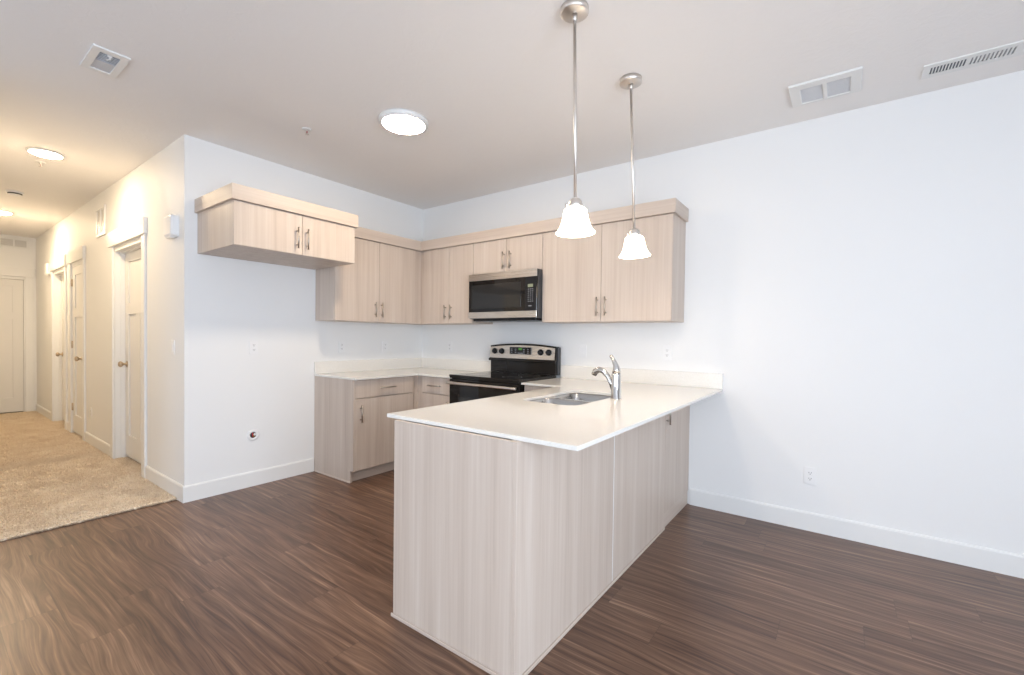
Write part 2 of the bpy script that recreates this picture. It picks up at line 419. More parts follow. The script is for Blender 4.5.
def frame_x(parent, a, b, leaf_y, headx0, headx1):
    m = MB()
    cw, ct = 0.09, 0.018
    m.box(a - cw, a, HW - ct, HW, 0, 2.134, .002); m.box(b, b + cw, HW - ct, HW, 0, 2.134, .002)
    m.box(headx0, headx1, HW - ct - .010, HW, 2.134, 2.278, .002)
    m.box(a - .0005, a + .018, HW - .001, HW + T, 0, OPZ, 0); m.box(b - .018, b + .0005, HW - .001, HW + T, 0, OPZ, 0)
    m.box(a, b, HW - .001, HW + T, OPZ - .018, 2.134, 0)
    if leaf_y > HW + .02:
        m.box(a + .018, a + .030, leaf_y - .035, leaf_y - .001, 0, OPZ - .018); m.box(b - .030, b - .018, leaf_y - .035, leaf_y - .001, 0, OPZ - .018)
        m.box(a + .03, b - .03, leaf_y - .035, leaf_y - .001, OPZ - .030, OPZ - .018)
    return m.build('door_frame', TRIM, parent)
def three_panel(u0, u1, lower=2):
    st = 0.112
    P = [(u0 + st, u1 - st, 1.575, 1.985)]
    if lower == 2:
        mid = (u0 + u1) / 2
        P += [(u0 + st, mid - st / 2, 0.25, 1.465), (mid + st / 2, u1 - st, 0.25, 1.465)]
    else: P.append((u0 + st, u1 - st, 0.25, 1.465))
    return P
def hall_door(name, label, a, b, leaf_y, h0, h1, lower, knob_x, hinge=False):
    root = bpy.data.objects.new(name, None); COL.objects.link(root); root.location = ((a + b) / 2, HW + .05, 0)
    tag(root, label, None, None, 'structure')
    frame_x(root, a, b, leaf_y, h0, h1)
    leaf = panel_door(root, a + .021, b - .021, 0.034, OPZ - .022, leaf_y, .035, 'x', three_panel(a + .021, b - .021, lower), -1)
    knob(leaf, (knob_x, leaf_y, 0.965), '-y')
    if hinge:
        for z in (1.85, 1.08, 0.30):
            MB().cyl((a + .019, leaf_y - .006, z), .008, .09, 'z', 10).box(a + .020, a + .045, leaf_y - .004, leaf_y + .001, z, z + .09).build('hinge', BRONZE, root)
hall_door('door_1', 'nearest hallway door, set back in its white frame', -1.89, -0.97, HW + .078, -2.01, -0.86, 2, -1.80)
hall_door('door_2', 'narrow middle hallway door with visible hinges', -3.80, -3.18, HW + .002, -3.93, -3.08, 1, -3.26, True)
hall_door('door_3', 'farthest door on the right side of the hallway', -4.98, -4.17, HW + .078, -5.08, -4.06, 2, -4.90)
root = bpy.data.objects.new('door_4', None); COL.objects.link(root); root.location = (HE, -2.9, 0)
tag(root, 'panelled white door closing the end of the hallway', None, None, 'structure')
m = MB(); m.box(HE, HE + .018, EY1, EY1 + .09, 0, 2.134, .002).box(HE, HE + .018, EY0 - .09, EY0, 0, 2.134, .002)
m.box(HE, HE + .028, EY0 - .11, EY1 + .11, 2.134, 2.268, .002).box(HE - T, HE + .001, EY1 - .015, EY1, 0, OPZ).box(HE - T, HE + .001, EY0, EY0 + .015, 0, OPZ).box(HE - T, HE + .001, EY0, EY1, OPZ - .015, 2.134)
m.build('door_frame', TRIM, root)
lf = panel_door(root, EY0 + .018, EY1 - .018, .028, OPZ - .018, HE - .02, .035, 'y', three_panel(EY0 + .018, EY1 - .018, 2), 1)
knob(lf, (HE - .02, EY0 + .085, 0.965), 'x')

# ------------------------------------------------------------------ carpet: backing plus pile
rng = np.random.default_rng(3)
CX1 = -0.112
def carpet():
    verts = []; faces = []
    x0, x1, y0, y1, z = HE + .0, CX1, HL + .014, HW - .014, 0.012
    nx, ny = 420, 80
    gx = np.linspace(x0, x1, nx); gy = np.linspace(y0, y1, ny)
    X, Y = np.meshgrid(gx, gy, indexing='ij'); Z = z + rng.normal(0, .0016, X.shape)
    edge = X > x1 - .02; X = np.where(X >= x1 - 1e-6, X + rng.normal(0, .004, X.shape), X)
    V = np.stack([X, Y, Z], -1).reshape(-1, 3)
    idx = np.arange(nx * ny).reshape(nx, ny)
    Q = np.stack([idx[:-1, :-1], idx[1:, :-1], idx[1:, 1:], idx[:-1, 1:]], -1).reshape(-1, 4)
    # skirt at the cut edge
    sk = V.reshape(nx, ny, 3)[-1].copy(); sk[:, 2] = 0.001; base = len(V); V = np.vstack([V, sk])
    s = np.arange(ny - 1); Q = np.vstack([Q, np.stack([idx[-1, :-1], base + s, base + s + 1, idx[-1, 1:]], -1)])
    # tufts: small leaning blades, denser close to the cut edge where they show
    n1, n2 = 50000, 100000
    tx = np.concatenate([x1 - rng.random(n1) * 2.3, x0 + rng.random(n2) * (x1 - x0 - 2.0)])
    ty = y0 + rng.random(n1 + n2) * (y1 - y0)
    ne = 4000; tx = np.concatenate([tx, x1 - rng.random(ne) * .006 + .003]); ty = np.concatenate([ty, y0 + rng.random(ne) * (y1 - y0)])
    n = len(tx); a = rng.random(n) * 2 * PI; wd = .0028 + rng.random(n) * .0022; ht = .006 + rng.random(n) * .007
    lean = rng.normal(0, .0045, (n, 2)); lean[-ne:, 0] = np.abs(lean[-ne:, 0]) + .002
    b0 = np.stack([tx - wd * np.cos(a), ty - wd * np.sin(a), np.full(n, z - .002)], -1)
    b1 = np.stack([tx + wd * np.cos(a), ty + wd * np.sin(a), np.full(n, z - .002)], -1)
    b0[-ne:, 2] = rng.random(ne) * .010; b1[-ne:, 2] = b0[-ne:, 2]
    tp = np.stack([tx + lean[:, 0], ty + lean[:, 1], z + ht], -1); tp[-ne:, 2] = b0[-ne:, 2] + .004
    lo = len(V); TV = np.stack([b0, b1, tp], 1).reshape(-1, 3); V = np.vstack([V, TV])
    nq = len(Q); loops = np.concatenate([Q.reshape(-1), lo + np.arange(3 * n)]).astype(np.int32)
    starts = np.concatenate([np.arange(nq) * 4, nq * 4 + np.arange(n) * 3]).astype(np.int32)
    tot = np.concatenate([np.full(nq, 4), np.full(n, 3)]).astype(np.int32)
    me = bpy.data.meshes.new('hall_carpet'); me.vertices.add(len(V)); me.vertices.foreach_set('co', V.astype(np.float32).ravel())
    me.loops.add(len(loops)); me.loops.foreach_set('vertex_index', loops)
    me.polygons.add(len(starts)); me.polygons.foreach_set('loop_start', starts); me.polygons.foreach_set('loop_total', tot)
    me.update(calc_edges=True); me.validate(); me.materials.append(CARPET)
    o = bpy.data.objects.new('hall_carpet', me); COL.objects.link(o)
    tag(o, 'beige cut pile carpet filling the hallway floor up to the wood planks', 'carpet', None, 'stuff')
carpet()
m = MB()
for a, b in OP:
    m.box(a + .018, b - .018, HW - .0135, HW + .118, 0.0005, .012)
    for k in range(2600):
        x, y, q = random.uniform(a + .022, b - .022), random.uniform(HW - .012, HW + .09), random.random() * 2 * PI
        c_, s_ = .0045 * math.cos(q), .0045 * math.sin(q)
        m.bm.faces.new([m.bm.verts.new(p) for p in ((x - c_, y - s_, .011), (x + c_, y + s_, .011), (x + random.gauss(0, .0045), y + random.gauss(0, .0045), .012 + random.uniform(.006, .013)))])
struct('floor_doorways', m, CARPET, 'beige carpet continuing under the hallway doors')

# ------------------------------------------------------------------ cabinets
G = 0.0015       # half gap between fronts
def bar_handle(parent, c, vertical, L, out, mat=HANDLE):
    """c: centre of the bar's foot on the front; out: '+x' or '-y' direction"""
    ox, oy = {'+x': (1, 0), '-y': (0, -1)}[out]
    pr = 0.030; m = MB(); c = Vector(c); bc = c + Vector((ox * pr, oy * pr, 0))
    dv = Vector((0, 0, 1)) if vertical else (Vector((0, 1, 0)) if out == '+x' else Vector((1, 0, 0)))
    m.tube([bc - dv * L / 2, bc + dv * L / 2], .006, 12)
    for s in (-1, 1):
        q = c + dv * s * (L / 2 - .025); m.tube([q, q + Vector((ox * pr, oy * pr, 0))], .0045, 10)
    return m.build('handle', mat, parent)
def front(parent, name, out, plane, a0, a1, z0, z1, thick=0.019):
    """slab door or drawer front, plane is the outer face"""
    m = MB()
    if out == '+x': m.box(plane - thick, plane, a0 + G, a1 - G, z0 + G, z1 - G, .0012)
    else: m.box(a0 + G, a1 - G, plane, plane + thick, z0 + G, z1 - G, .0012)
    return m.build(name, LAM, parent)

# -- small deep cabinet over the refrigerator space
def carcass(mb, x0, x1, y0, y1, z0, z1): return mb.box(x0, x1, y0, y1, z0, z1, .001)
t = thing('wall_cabinet', (0.32, -1.816, 1.8886), 'deep short pale wood wall cabinet over the empty refrigerator space', 'cabinet')
carcass(MB(), 0.002, .618, -2.2853, -1.3466, 1.8886, 2.2925).build('body', LAM, t)
d1 = front(t, 'door', '+x', .6383, -2.2853, -1.8033, 1.8886, 2.1925); bar_handle(d1, (.6383, -1.850, 2.012), True, .155, '+x')
d2 = front(t, 'door', '+x', .6383, -1.8033, -1.3466, 1.8886, 2.1925); bar_handle(d2, (.6383, -1.772, 2.012), True, .155, '+x')
m = MB(); z0, z1 = 2.1938, 2.297; c0 = .6583; m.box(.620, c0, -2.3053, -1.3266, z0, z1, .0015); m.box(.002, .622, -2.3053, -2.2863, z0, z1, .0015); m.box(.345, .622, -1.3456, -1.3266, z0, z1, .0015)
m.box(.002, .622, -2.2863, -1.3456, z1 - .003, z1)
tag(m.build('crown_moulding', LAMH), 'flat pale wood crown board round the top of the short refrigerator cabinet', 'moulding')
# -- left wall uppers
ZU, ZT = 1.4131, 2.1898
UC = 'tall pale wood wall cabinets on the left wall and beside the microwave'
t = thing('wall_cabinet', (0.16, -.86, ZU), 'two door wall cabinet on the left wall, tucked behind the refrigerator cabinet', 'cabinet')
MB().box(.002, .3007, -1.3313, -.002, ZU, ZT + .09, .001).build('body', LAM, t)
MB().box(.3007, .3020, -.396, -.3027, ZU, ZT).build('filler_strip', LAM, t)
d = front(t, 'door', '+x', .3207, -1.3313, -.855, ZU, ZT); bar_handle(d, (.3207, -.907, 1.532), True, .145, '+x')
d = front(t, 'door', '+x', .3207, -.855, -.396, ZU, ZT); bar_handle(d, (.3207, -.831, 1.532), True, .145, '+x')
# -- back wall uppers
t = thing('wall_cabinet', (.69, -.16, ZU), 'two door wall cabinet in the corner, left of the microwave', 'cabinet')
MB().box(.3035, 1.069, -.3007, -.002, ZU, ZT + .09, .001).build('body', LAM, t)
d = front(t, 'door', '-y', -.3207, .364, .742, ZU, ZT); bar_handle(d, (.703, -.3207, 1.53), True, .145, '-y')
d = front(t, 'door', '-y', -.3207, .742, 1.069, ZU, ZT); bar_handle(d, (.782, -.3207, 1.53), True, .145, '-y')
t = thing('wall_cabinet', (1.47, -.16, 1.8745), 'short two door wall cabinet directly above the microwave', 'cabinet')
MB().box(1.0705, 1.8675, -.3007, -.002, 1.8775, ZT + .09, .001).build('body', LAM, t)
d = front(t, 'door', '-y', -.3207, 1.070, 1.470, 1.8775, ZT); bar_handle(d, (1.449, -.3207, 1.990), True, .155, '-y')
d = front(t, 'door', '-y', -.3207, 1.470, 1.868, 1.8775, ZT); bar_handle(d, (1.527, -.3207, 1.990), True, .155, '-y')
t = thing('wall_cabinet', (2.425, -.16, ZU), 'wide two door wall cabinet behind the hanging lamps, right of the microwave', 'cabinet')
MB().box(1.869, 2.9817, -.3007, -.002, ZU, ZT + .09, .001).build('body', LAM, t)
d = front(t, 'door', '-y', -.3207, 1.869, 2.424, ZU, ZT); bar_handle(d, (2.399, -.3207, 1.535), True, .150, '-y')
d = front(t, 'door', '-y', -.3207, 2.424, 2.9817, ZU, ZT); bar_handle(d, (2.470, -.3207, 1.535), True, .150, '-y')
m = MB(); cp = .3407; z0, z1 = 2.1912, 2.292
out = [(.3017, -1.3303), (cp, -1.3303), (cp, -cp), (3.0017, -cp), (3.0017, -.002), (2.9827, -.002), (2.9827, -.3217), (.3217, -.3217), (.3017, -.3217)]
m.prism(out, z0, z1); m.prism([(.004, -1.3255), (.3017, -1.3255), (.3017, -.3217), (2.9827, -.3217), (2.9827, -.004), (.004, -.004)], z1 - .003, z1 - .0005)
tag(m.build('crown_moulding', LAMH, None, .001), 'long flat crown board turning the corner above the wall cabinets', 'moulding')

# -- base cabinets
KZ = 0.105; BTOP = 0.8963
t = thing('base_cabinet', (.31, -1.0, 0), 'pale wood base cabinet with one drawer and door beside the refrigerator space', 'cabinet')
MB().profile([(.002, 0), (.575, 0), (.575, KZ), (.6195, KZ), (.6195, BTOP), (.002, BTOP)], 'y', -1.3367, -1.3187).build('side_panel', LAM, t)
MB().box(.002, .600, -1.3187, -.6525, KZ, BTOP).build('body', LAM, t)
MB().box(.530, .548, -1.3187, -.6525, 0, KZ).build('toe_kick', LAMH, t)
MB().box(.002, .582, -1.3437, -1.3372, 0, .014, .002).build('shoe_strip', LAMH, t)
d = front(t, 'drawer_front', '+x', .620, -1.3187, -.672, .7335, .8925); bar_handle(d, (.620, -.990, .812), False, .165, '+x')
d = front(t, 'door', '+x', .620, -1.3187, -.672, KZ, .7285); bar_handle(d, (.620, -1.270, .600), True, .150, '+x')
t = thing('base_cabinet', (.85, -.31, 0), 'narrow corner base cabinet with drawer, left of the black range', 'cabinet')
MB().box(.002, 1.094, -.600, -.002, KZ, BTOP).box(.5, .6, -.650, -.600, KZ, BTOP).build('body', LAM, t)
MB().box(.530, 1.094, -.548, -.530, 0, KZ).build('toe_kick', LAMH, t)
d = front(t, 'drawer_front', '-y', -.620, .685, 1.079, .7335, .8925); bar_handle(d, (.876, -.620, .812), False, .165, '-y')
d = front(t, 'door', '-y', -.620, .685, 1.079, KZ, .7285); bar_handle(d, (1.045, -.620, .600), True, .150, '-y')
# right of the range: blind corner cabinet running into the peninsula
t = thing('base_cabinet', (2.1, -.31, 0), 'base cabinet right of the range, its top edge showing under the worktop', 'cabinet')
MB().box(1.889, 2.355, -.600, -.002, KZ, BTOP).build('body', LAM, t)
MB().box(1.889, 2.355, -.548, -.530, 0, KZ).build('toe_kick', LAMH, t)
d = front(t, 'drawer_front', '-y', -.620, 1.900, 2.270, .7335, .8925); bar_handle(d, (2.085, -.620, .812), False, .165, '-y')
d = front(t, 'door', '-y', -.620, 1.900, 2.270, KZ, .7285); bar_handle(d, (1.94, -.620, .600), True, .150, '-y')
# peninsula run
t = thing('peninsula_cabinet', (2.70, -1.15, 0), 'long pale wood peninsula cabinet carrying the sink worktop', 'cabinet')
XB, YE = 3.0391, -2.3015
MB().box(2.3540, XB - .019, YE, YE + .018, 0, BTOP, .001).build('end_panel', LAM, t)
# open topped body so the sink can hang inside
m = MB(); m.box(2.378, XB - .02, YE + .018, -.604, KZ, KZ + .018); m.box(2.378, 2.396, YE + .018, -.604, KZ + .018, BTOP); m.box(XB - .036, XB - .020, YE + .018, -.604, KZ, BTOP)
m.build('body', LAM, t)
MB().box(2.455, 2.471, YE + .018, -.604, 0, KZ).build('toe_kick', LAMH, t)
MB().box(XB - .0185, XB, YE, -1.4365, 0, BTOP, .001).build('back_panel', LAM, t)
MB().box(XB - .0185, XB, -1.4275, -.600, 0, BTOP, .001).build('back_panel', LAM, t)
MB().box(XB - .018, XB - .001, -1.4362, -1.4278, 0, BTOP).build('seam_strip', TRIM, t)
MB().box(2.347, XB + .008, YE - .008, YE - .0005, 0, .016, .002).box(XB + .0005, XB + .008, YE - .0005, -.594, 0, .016, .002).build('shoe_strip', LAMH, t)
kd = [(-2.2805, -1.72), (-1.72, -1.30), (-1.30, -.88), (-.88, -.64)]
for a, b in kd:
    m = MB().box(2.359, 2.3775, a + G, b - G, KZ, BTOP - .01, .001); d = m.build('door', LAM, t)
    mm = MB(); mm.tube([(2.331, b - .05, .56), (2.331, b - .05, .71)], .006).tube([(2.331, b - .05, .585), (2.359, b - .05, .585)], .0045).tube([(2.331, b - .05, .685), (2.359, b - .05, .685)], .0045)
    mm.build('handle', HANDLE, d)
# shallow cupboard in the back of the peninsula next to the wall
t = thing('back_cupboard', (2.9, -.3, 0), 'small cupboard by the wall on the back of the peninsula', 'cabinet')
MB().box(2.385, XB - .0205, -.6, -.002, KZ, BTOP).build('body', LAM, t)
MB().box(XB - .026, XB - .006, -.598, -.003, 0, KZ - .002).build('toe_kick', LAMH, t)
d = front(t, 'door', '+x', XB, -.598, -.003, KZ, BTOP); 
m = MB(); px = XB + .024; m.tube([(px, -.572, .705), (px, -.572, .855)], .006); m.tube([(XB, -.572, .73), (px, -.572, .73)], .0045).tube([(XB, -.572, .83), (px, -.572, .83)], .0045)
m.build('handle', HANDLE, d)

# ------------------------------------------------------------------ worktops
CT0, CT1 = 0.8965, 0.914
ox = [(.001, -1.343), (.6485, -1.343), (.6485, -.6485), (1.0985, -.6485), (1.0985, -.001), (.001, -.001)]
t = thing('worktop', (.5, -.6, CT0), 'cream quartz worktop in the corner, left of the range', 'worktop')
MB().prism(ox, CT0, CT1).build('slab', QUARTZ, t, .0018)
MB().prism([(.0015, -1.343), (.0195, -1.343), (.0195, -.0195), (1.0985, -.0195), (1.0985, -.0015), (.0015, -.0015)], CT1 + .0002, 1.0288).build('backsplash', QUARTZ, t, .0015)
holes = [rrect(2.470, 2.836, -1.492, -.828, .065, 7)[::-1]]
ox = [(1.8885, -.6485), (2.2685, -.6485), (2.2685, -2.277), (3.272, -2.277), (3.272, -.001), (1.8885, -.001)]
t = thing('worktop', (2.8, -1.2, CT0), 'long cream quartz peninsula worktop with the sink cut into it', 'worktop')
MB().prism(ox, CT0, CT1, holes).build('slab', QUARTZ, t, .0018)
MB().box(1.8885, 3.272, -.0195, -.0015, CT1 + .0002, 1.0288).build('backsplash', QUARTZ, t, .0015)

# ------------------------------------------------------------------ sink
def bowl(m, x0, x1, y0, y1, ztop, depth, r):
    t = bmesh.new(); rings = []
    lv = [(0, 0), (0.004, -.006), (0.008, -depth * .5), (0.012, -depth + .03), (0.022, -depth + .008), (0.045, -depth)]
    for ins, dz in lv:
        rings.append([t.verts.new((x, y, ztop + dz)) for x, y in rrect(x0 + ins, x1 - ins, y0 + ins, y1 - ins, max(r - ins * .3, .02), 6)])
    # outer skin
    n = len(rings[0])
    for a, b in zip(rings, rings[1:]):
        for k in range(n): t.faces.new((a[k], a[(k + 1) % n], b[(k + 1) % n], b[k]))
    t.faces.new(rings[-1])
    for f in t.faces: f.smooth = True
    s_ = bpy.data.meshes.new('t'); 
    bmesh.ops.recalc_face_normals(t, faces=t.faces); bmesh.ops.reverse_faces(t, faces=t.faces)
    t.to_mesh(s_); m.bm.from_mesh(s_); bpy.data.meshes.remove(s_); t.free()
t = thing('kitchen_sink', (2.65, -1.16, .72), 'stainless steel double bowl sink set under the peninsula worktop', 'sink')
ZS = .8955
b1 = (2.464, 2.842, -1.498, -1.180); b2 = (2.464, 2.842, -1.140, -.822)
m = MB(); bowl(m, *b1, ZS - .001, .18, .05); m.build('bowl', SINKSTEEL, t)
m = MB(); bowl(m, *b2, ZS - .001, .18, .05); m.build('bowl', SINKSTEEL, t)
m = MB(); mid = (b1[3] + b2[2]) / 2
for ya, yb, bb in ((-1.518, mid, b1), (mid, -.802, b2)):
    tt = bmesh.new(); inn = rrect(*bb, .05, 6); cxm, cym = (bb[0] + bb[1]) / 2, (bb[2] + bb[3]) / 2
    I = [tt.verts.new((x, y, ZS)) for x, y in inn]; O = []
    for x, y in inn:
        dx, dy = x - cxm, y - cym; kx = (2.862 if dx > 0 else 2.444) - cxm; ky = (yb if dy > 0 else ya) - cym
        f = min(kx / dx if abs(dx) > 1e-9 else 9, ky / dy if abs(dy) > 1e-9 else 9); O.append(tt.verts.new((cxm + dx * f, cym + dy * f, ZS)))
    n = len(I)
    for k in range(n): tt.faces.new((I[k], I[(k + 1) % n], O[(k + 1) % n], O[k]))
    m.merge(tt)
m.build('flange', SINKSTEEL, t)
MB().lathe([(0, .0), (.038, 0), (.044, .004), (.040, .006), (.02, .003), (0, .003)], (2.652, -1.34, ZS - .1805), 24).build('drain', CHROME, t)
MB().lathe([(0, .0), (.038, 0), (.044, .004), (.040, .006), (.02, .003), (0, .003)], (2.652, -.98, ZS - .1805), 24).build('drain', CHROME, t)

# ------------------------------------------------------------------ faucet
fx, fy, fz = 2.893, -1.085, CT1 + .0005
t = thing('kitchen_faucet', (fx, fy, fz), 'chrome single lever faucet with arched spout behind the sink', 'faucet')
MB().lathe([(.0, .0), (.032, 0), (.032, .006), (.0285, .010), (.0280, .120), (.0265, .150), (.0255, .156), (.0, .156)], (fx, fy, fz), 32).build('body', CHROME, t)
MB().tube([(fx - .012, fy, fz + .045), (fx - .030, fy, fz + .095), (fx - .055, fy, fz + .138), (fx - .085, fy, fz + .166), (fx - .112, fy, fz + .172), (fx - .136, fy, fz + .160), (fx - .146, fy, fz + .138)],
          [.014, .0155, .0155, .0165, .0185, .0195, .017], 16).build('spout', CHROME, t)
MB().tube([(fx, fy, fz + .157), (fx + .002, fy, fz + .180), (fx - .004, fy, fz + .205), (fx - .018, fy, fz + .235), (fx - .038, fy, fz + .262)],
          [.0255, .022, .016, .011, .009], 16).build('lever', CHROME, t)

# ------------------------------------------------------------------ microwave
t = thing('microwave', (1.48, -.2, 1.432), 'stainless and black microwave mounted above the range', 'microwave')
x0, x1, yf, z0, z1 = 1.074, 1.868, -.405, 1.455, 1.8735
MB().box(x0 + .004, x1 - .001, yf + .030, -.003, z0 - .004, z1, .002).build('housing', SIDEGREY, t)
MB().box(x0 + .035, x1 - .035, yf + .045, -.05, 1.430, z0 - .004, .004).build('bottom_vent', BPLASTIC, t)
f = MB().box(x0 + .012, x1, yf + .004, yf + .029, z0, z1, .003).build('door', BGLASS, t)
MB().box(x0 + .012, x1, yf, yf + .0035, 1.8085, z1, .001).build('top_trim', STEEL, f)
MB().box(x0 + .012, x1, yf, yf + .0035, z0, 1.5135, .001).build('bottom_trim', STEEL, f)
MB().box(1.122, 1.700, yf + .0015, yf + .0035, 1.545, 1.770, .001).build('viewing_window', WINGLASS, f)
cpn = MB().box(1.745, 1.860, yf + .0012, yf + .0035, 1.520, 1.803, .001).build('control_panel', BPLASTIC, t)
MB().box(1.775, 1.828, yf + .0002, yf + .0010, 1.717, 1.744).build('display', LCD, cpn)
m = MB()
for r in range(7):
    zc_ = 1.698 - r * .0175
    for c in range(3):
        m.box(1.776 + c * .021, 1.776 + c * .021 + (.010 if r in (2, 3, 4, 5) else .014), yf + .0002, yf + .0010, zc_, zc_ + .004)
m.build('key_print', KEYGREY, cpn)
MB().box(1.783, 1.815, yf + .0002, yf + .0010, 1.552, 1.558).build('badge', KEYGREY, cpn)

# ------------------------------------------------------------------ range
t = thing('range', (1.495, -.33, 0), 'black and stainless freestanding electric range with raised control panel', 'stove')
x0, x1 = 1.104, 1.883
MB().box(x0, x1, -.640, -.03, .03, .905, .003).build('body', BENAMEL, t)
for (a, b) in ((x0 + .05, -.58), (x1 - .05, -.58), (x0 + .05, -.10), (x1 - .05, -.10)): MB().cyl((a, b, 0), .016, .03, 'z', 12).build('leg', BPLASTIC, t)
ck = MB().box(x0 - .001, x1 + .001, -.675, -.085, .9155, .936, .004, 2).box(x0 + .004, x1 - .004, -.670, -.085, .905, .916).build('cooktop', BGLASS, t)
for (a, b, r) in ((1.30, -.50, .11), (1.69, -.50, .085), (1.30, -.24, .075), (1.69, -.24, .10)):
    MB().lathe([(r - .0025, 0), (r, 0), (r, .0006), (r - .0025, .0006)], (a, b, .9362), 40, 'z', False).build('burner_ring', RINGGREY, ck)
dr = MB().box(x0 + .002, x1 - .002, -.672, -.642, .245, .898, .003).build('oven_door', BGLASS, t)
MB().box(x0 + .11, x1 - .11, -.6735, -.6725, .42, .74).build('oven_window', WINGLASS, dr)
hm = MB(); hm.tube([(x0 + .010, -.712, .865), (x0 + .024, -.716, .865), (x1 - .014, -.716, .865), (x1 - .002, -.712, .865)], (.013), 16)
for a in (x0 + .03, x1 - .03): hm.box(a - .012, a + .012, -.712, -.673, .855, .875, .002)
hm.build('handle', STEEL, dr)
MB().box(x0 + .002, x1 - .002, -.672, -.642, .06, .238, .003).build('storage_drawer', STEEL, t)
# backguard with slightly arched top
cx = (x0 + x1) / 2; bx0, bx1 = 1.106, 1.881
def arch(x, z_end, z_mid): return z_mid - (z_mid - z_end) * ((x - cx) / (bx1 - cx)) ** 2
def arched(m, xa, xb, yb, yt, zb, z_end, z_mid, back=None):
    """slab leaning back: front face from (yb, zb) to (yt, arched top)"""
    n = 24; tt = bmesh.new(); cols = []
    for k in range(n + 1):
        x = xa + (xb - xa) * k / n; zt = arch(x, z_end, z_mid)
        bk = back if back is not None else -.032
        cols.append([tt.verts.new(c) for c in ((x, yb, zb), (x, yt, zt), (x, bk, zt), (x, bk, zb))])
    for a, b in zip(cols, cols[1:]):
        for k in range(4): tt.faces.new((a[k], a[(k + 1) % 4], b[(k + 1) % 4], b[k]))
    tt.faces.new(cols[0]); tt.faces.new(cols[-1]); m.merge(tt)
m = MB(); arched(m, bx0, bx1, -.098, -.082, 1.060, 1.197, 1.222); m.box(bx0 + .01, bx1 - .004, -.090, -.032, .9365, 1.060)
bgd = m.build('control_backguard', BENAMEL, t, .002)
MB().box(bx1 - .012, bx1 + .006, -.060, -.012, .9365, 1.192, .003).build('side_cap', SIDEGREY, bgd)
m = MB(); arched(m, bx0 + .004, bx1 - .012, -.1015, -.0885, 1.076, 1.182, 1.205, -.086); m.build('steel_fascia', STEEL, bgd)
MB().box(bx0 - .002, bx1 + .002, -.112, -.090, 1.046, 1.072, .005, 2).build('ledge', BENAMEL, bgd)
MB().box(1.362, 1.612, -.1035, -.095, 1.118, 1.186, .001).build('control_display', BGLASS, bgd)
MB().box(1.47, 1.51, -.1045, -.1037, 1.160, 1.178).build('clock', GREEN, bgd)
for c in (0, 1, 3, 4):
    m = MB()
    for r in range(3): m.box(1.378 + c * .048, 1.396 + c * .048, -.1045, -.1037, 1.130 + r * .017, 1.135 + r * .017)
    m.build('key_print', KEYGREY, bgd)
MB().box(1.460, 1.520, -.1045, -.1037, 1.126, 1.132).build('badge', KEYGREY, bgd)
for a in (1.172, 1.260, 1.718, 1.806):
    MB().lathe([(0, 0), (.029, 0), (.029, .004), (.024, .006), (.022, .024), (.019, .028), (0, .028)], (a, -.095, 1.143), 24, 'y').box(a - .004, a + .004, -.128, -.118, 1.126, 1.160, .001).build('knob', BPLASTIC, bgd)

# ------------------------------------------------------------------ pendant lamps
def pendant(x, y, label, lean=0.0):
    t = thing('pendant_lamp', (x, y, H), label, 'lamp', 'pendant lamps over the peninsula')
    MB().lathe([(0, -.028), (.058, -.028), (.063, -.024), (.063, -.001), (0, -.001)], (x, y, H), 40).build('canopy', NICKEL, t)
    MB().lathe([(0, -.060), (.009, -.060), (.012, -.050), (.012, -.028), (0, -.028)], (x, y, H), 16).cyl((x, y, 1.905), .0072, H - .055 - 1.905, 'z', 14).build('rod', NICKEL, t)
    m = MB().lathe([(0, 1.914), (.010, 1.913), (.022, 1.907), (.030, 1.896), (.034, 1.880), (.034, 1.866), (0, 1.866)], (x, y, 0), 28)
    a = math.radians(215)
    m.tube([(x + .030 * math.cos(a), y + .030 * math.sin(a), 1.882), (x + .046 * math.cos(a), y + .046 * math.sin(a), 1.882)], .007, 10)
    m.build('socket_cap', NICKEL, t)
    pr = [(.030, 1.868), (.042, 1.866), (.050, 1.859), (.054, 1.848), (.057, 1.830), (.061, 1.810), (.067, 1.790), (.075, 1.773), (.083, 1.762), (.089, 1.756)]
    inner = [(r - .004, z - .001) for r, z in pr[::-1]]
    MB().lathe(pr + [(.088, 1.753)] + inner, (x, y, 0), 40, 'z', False).build('shade', SHADE, t)
    l = bpy.data.lights.new('bulb', 'POINT'); l.energy = P_PEND; l.color = WARM; l.shadow_soft_size = .028
    o = bpy.data.objects.new('bulb', l); COL.objects.link(o); o.parent = t; o.location = (0, 0, 1.79 - H)
    # the rod hangs very slightly out of true on its swivel
    tilt = Matrix.Rotation(lean / .95, 4, Vector((math.sin(th), -math.cos(th), 0)))
    for ch in t.children:
        if ch.name.split('.')[0] != 'canopy': ch.matrix_local = tilt @ Matrix.Translation(ch.location)
pendant(2.980, -1.816, 'nearer bell shaped pendant lamp, hanging in front of the wall cabinets', .017)
pendant(2.977, -1.142, 'farther bell shaped pendant lamp, hanging above the faucet', .037)

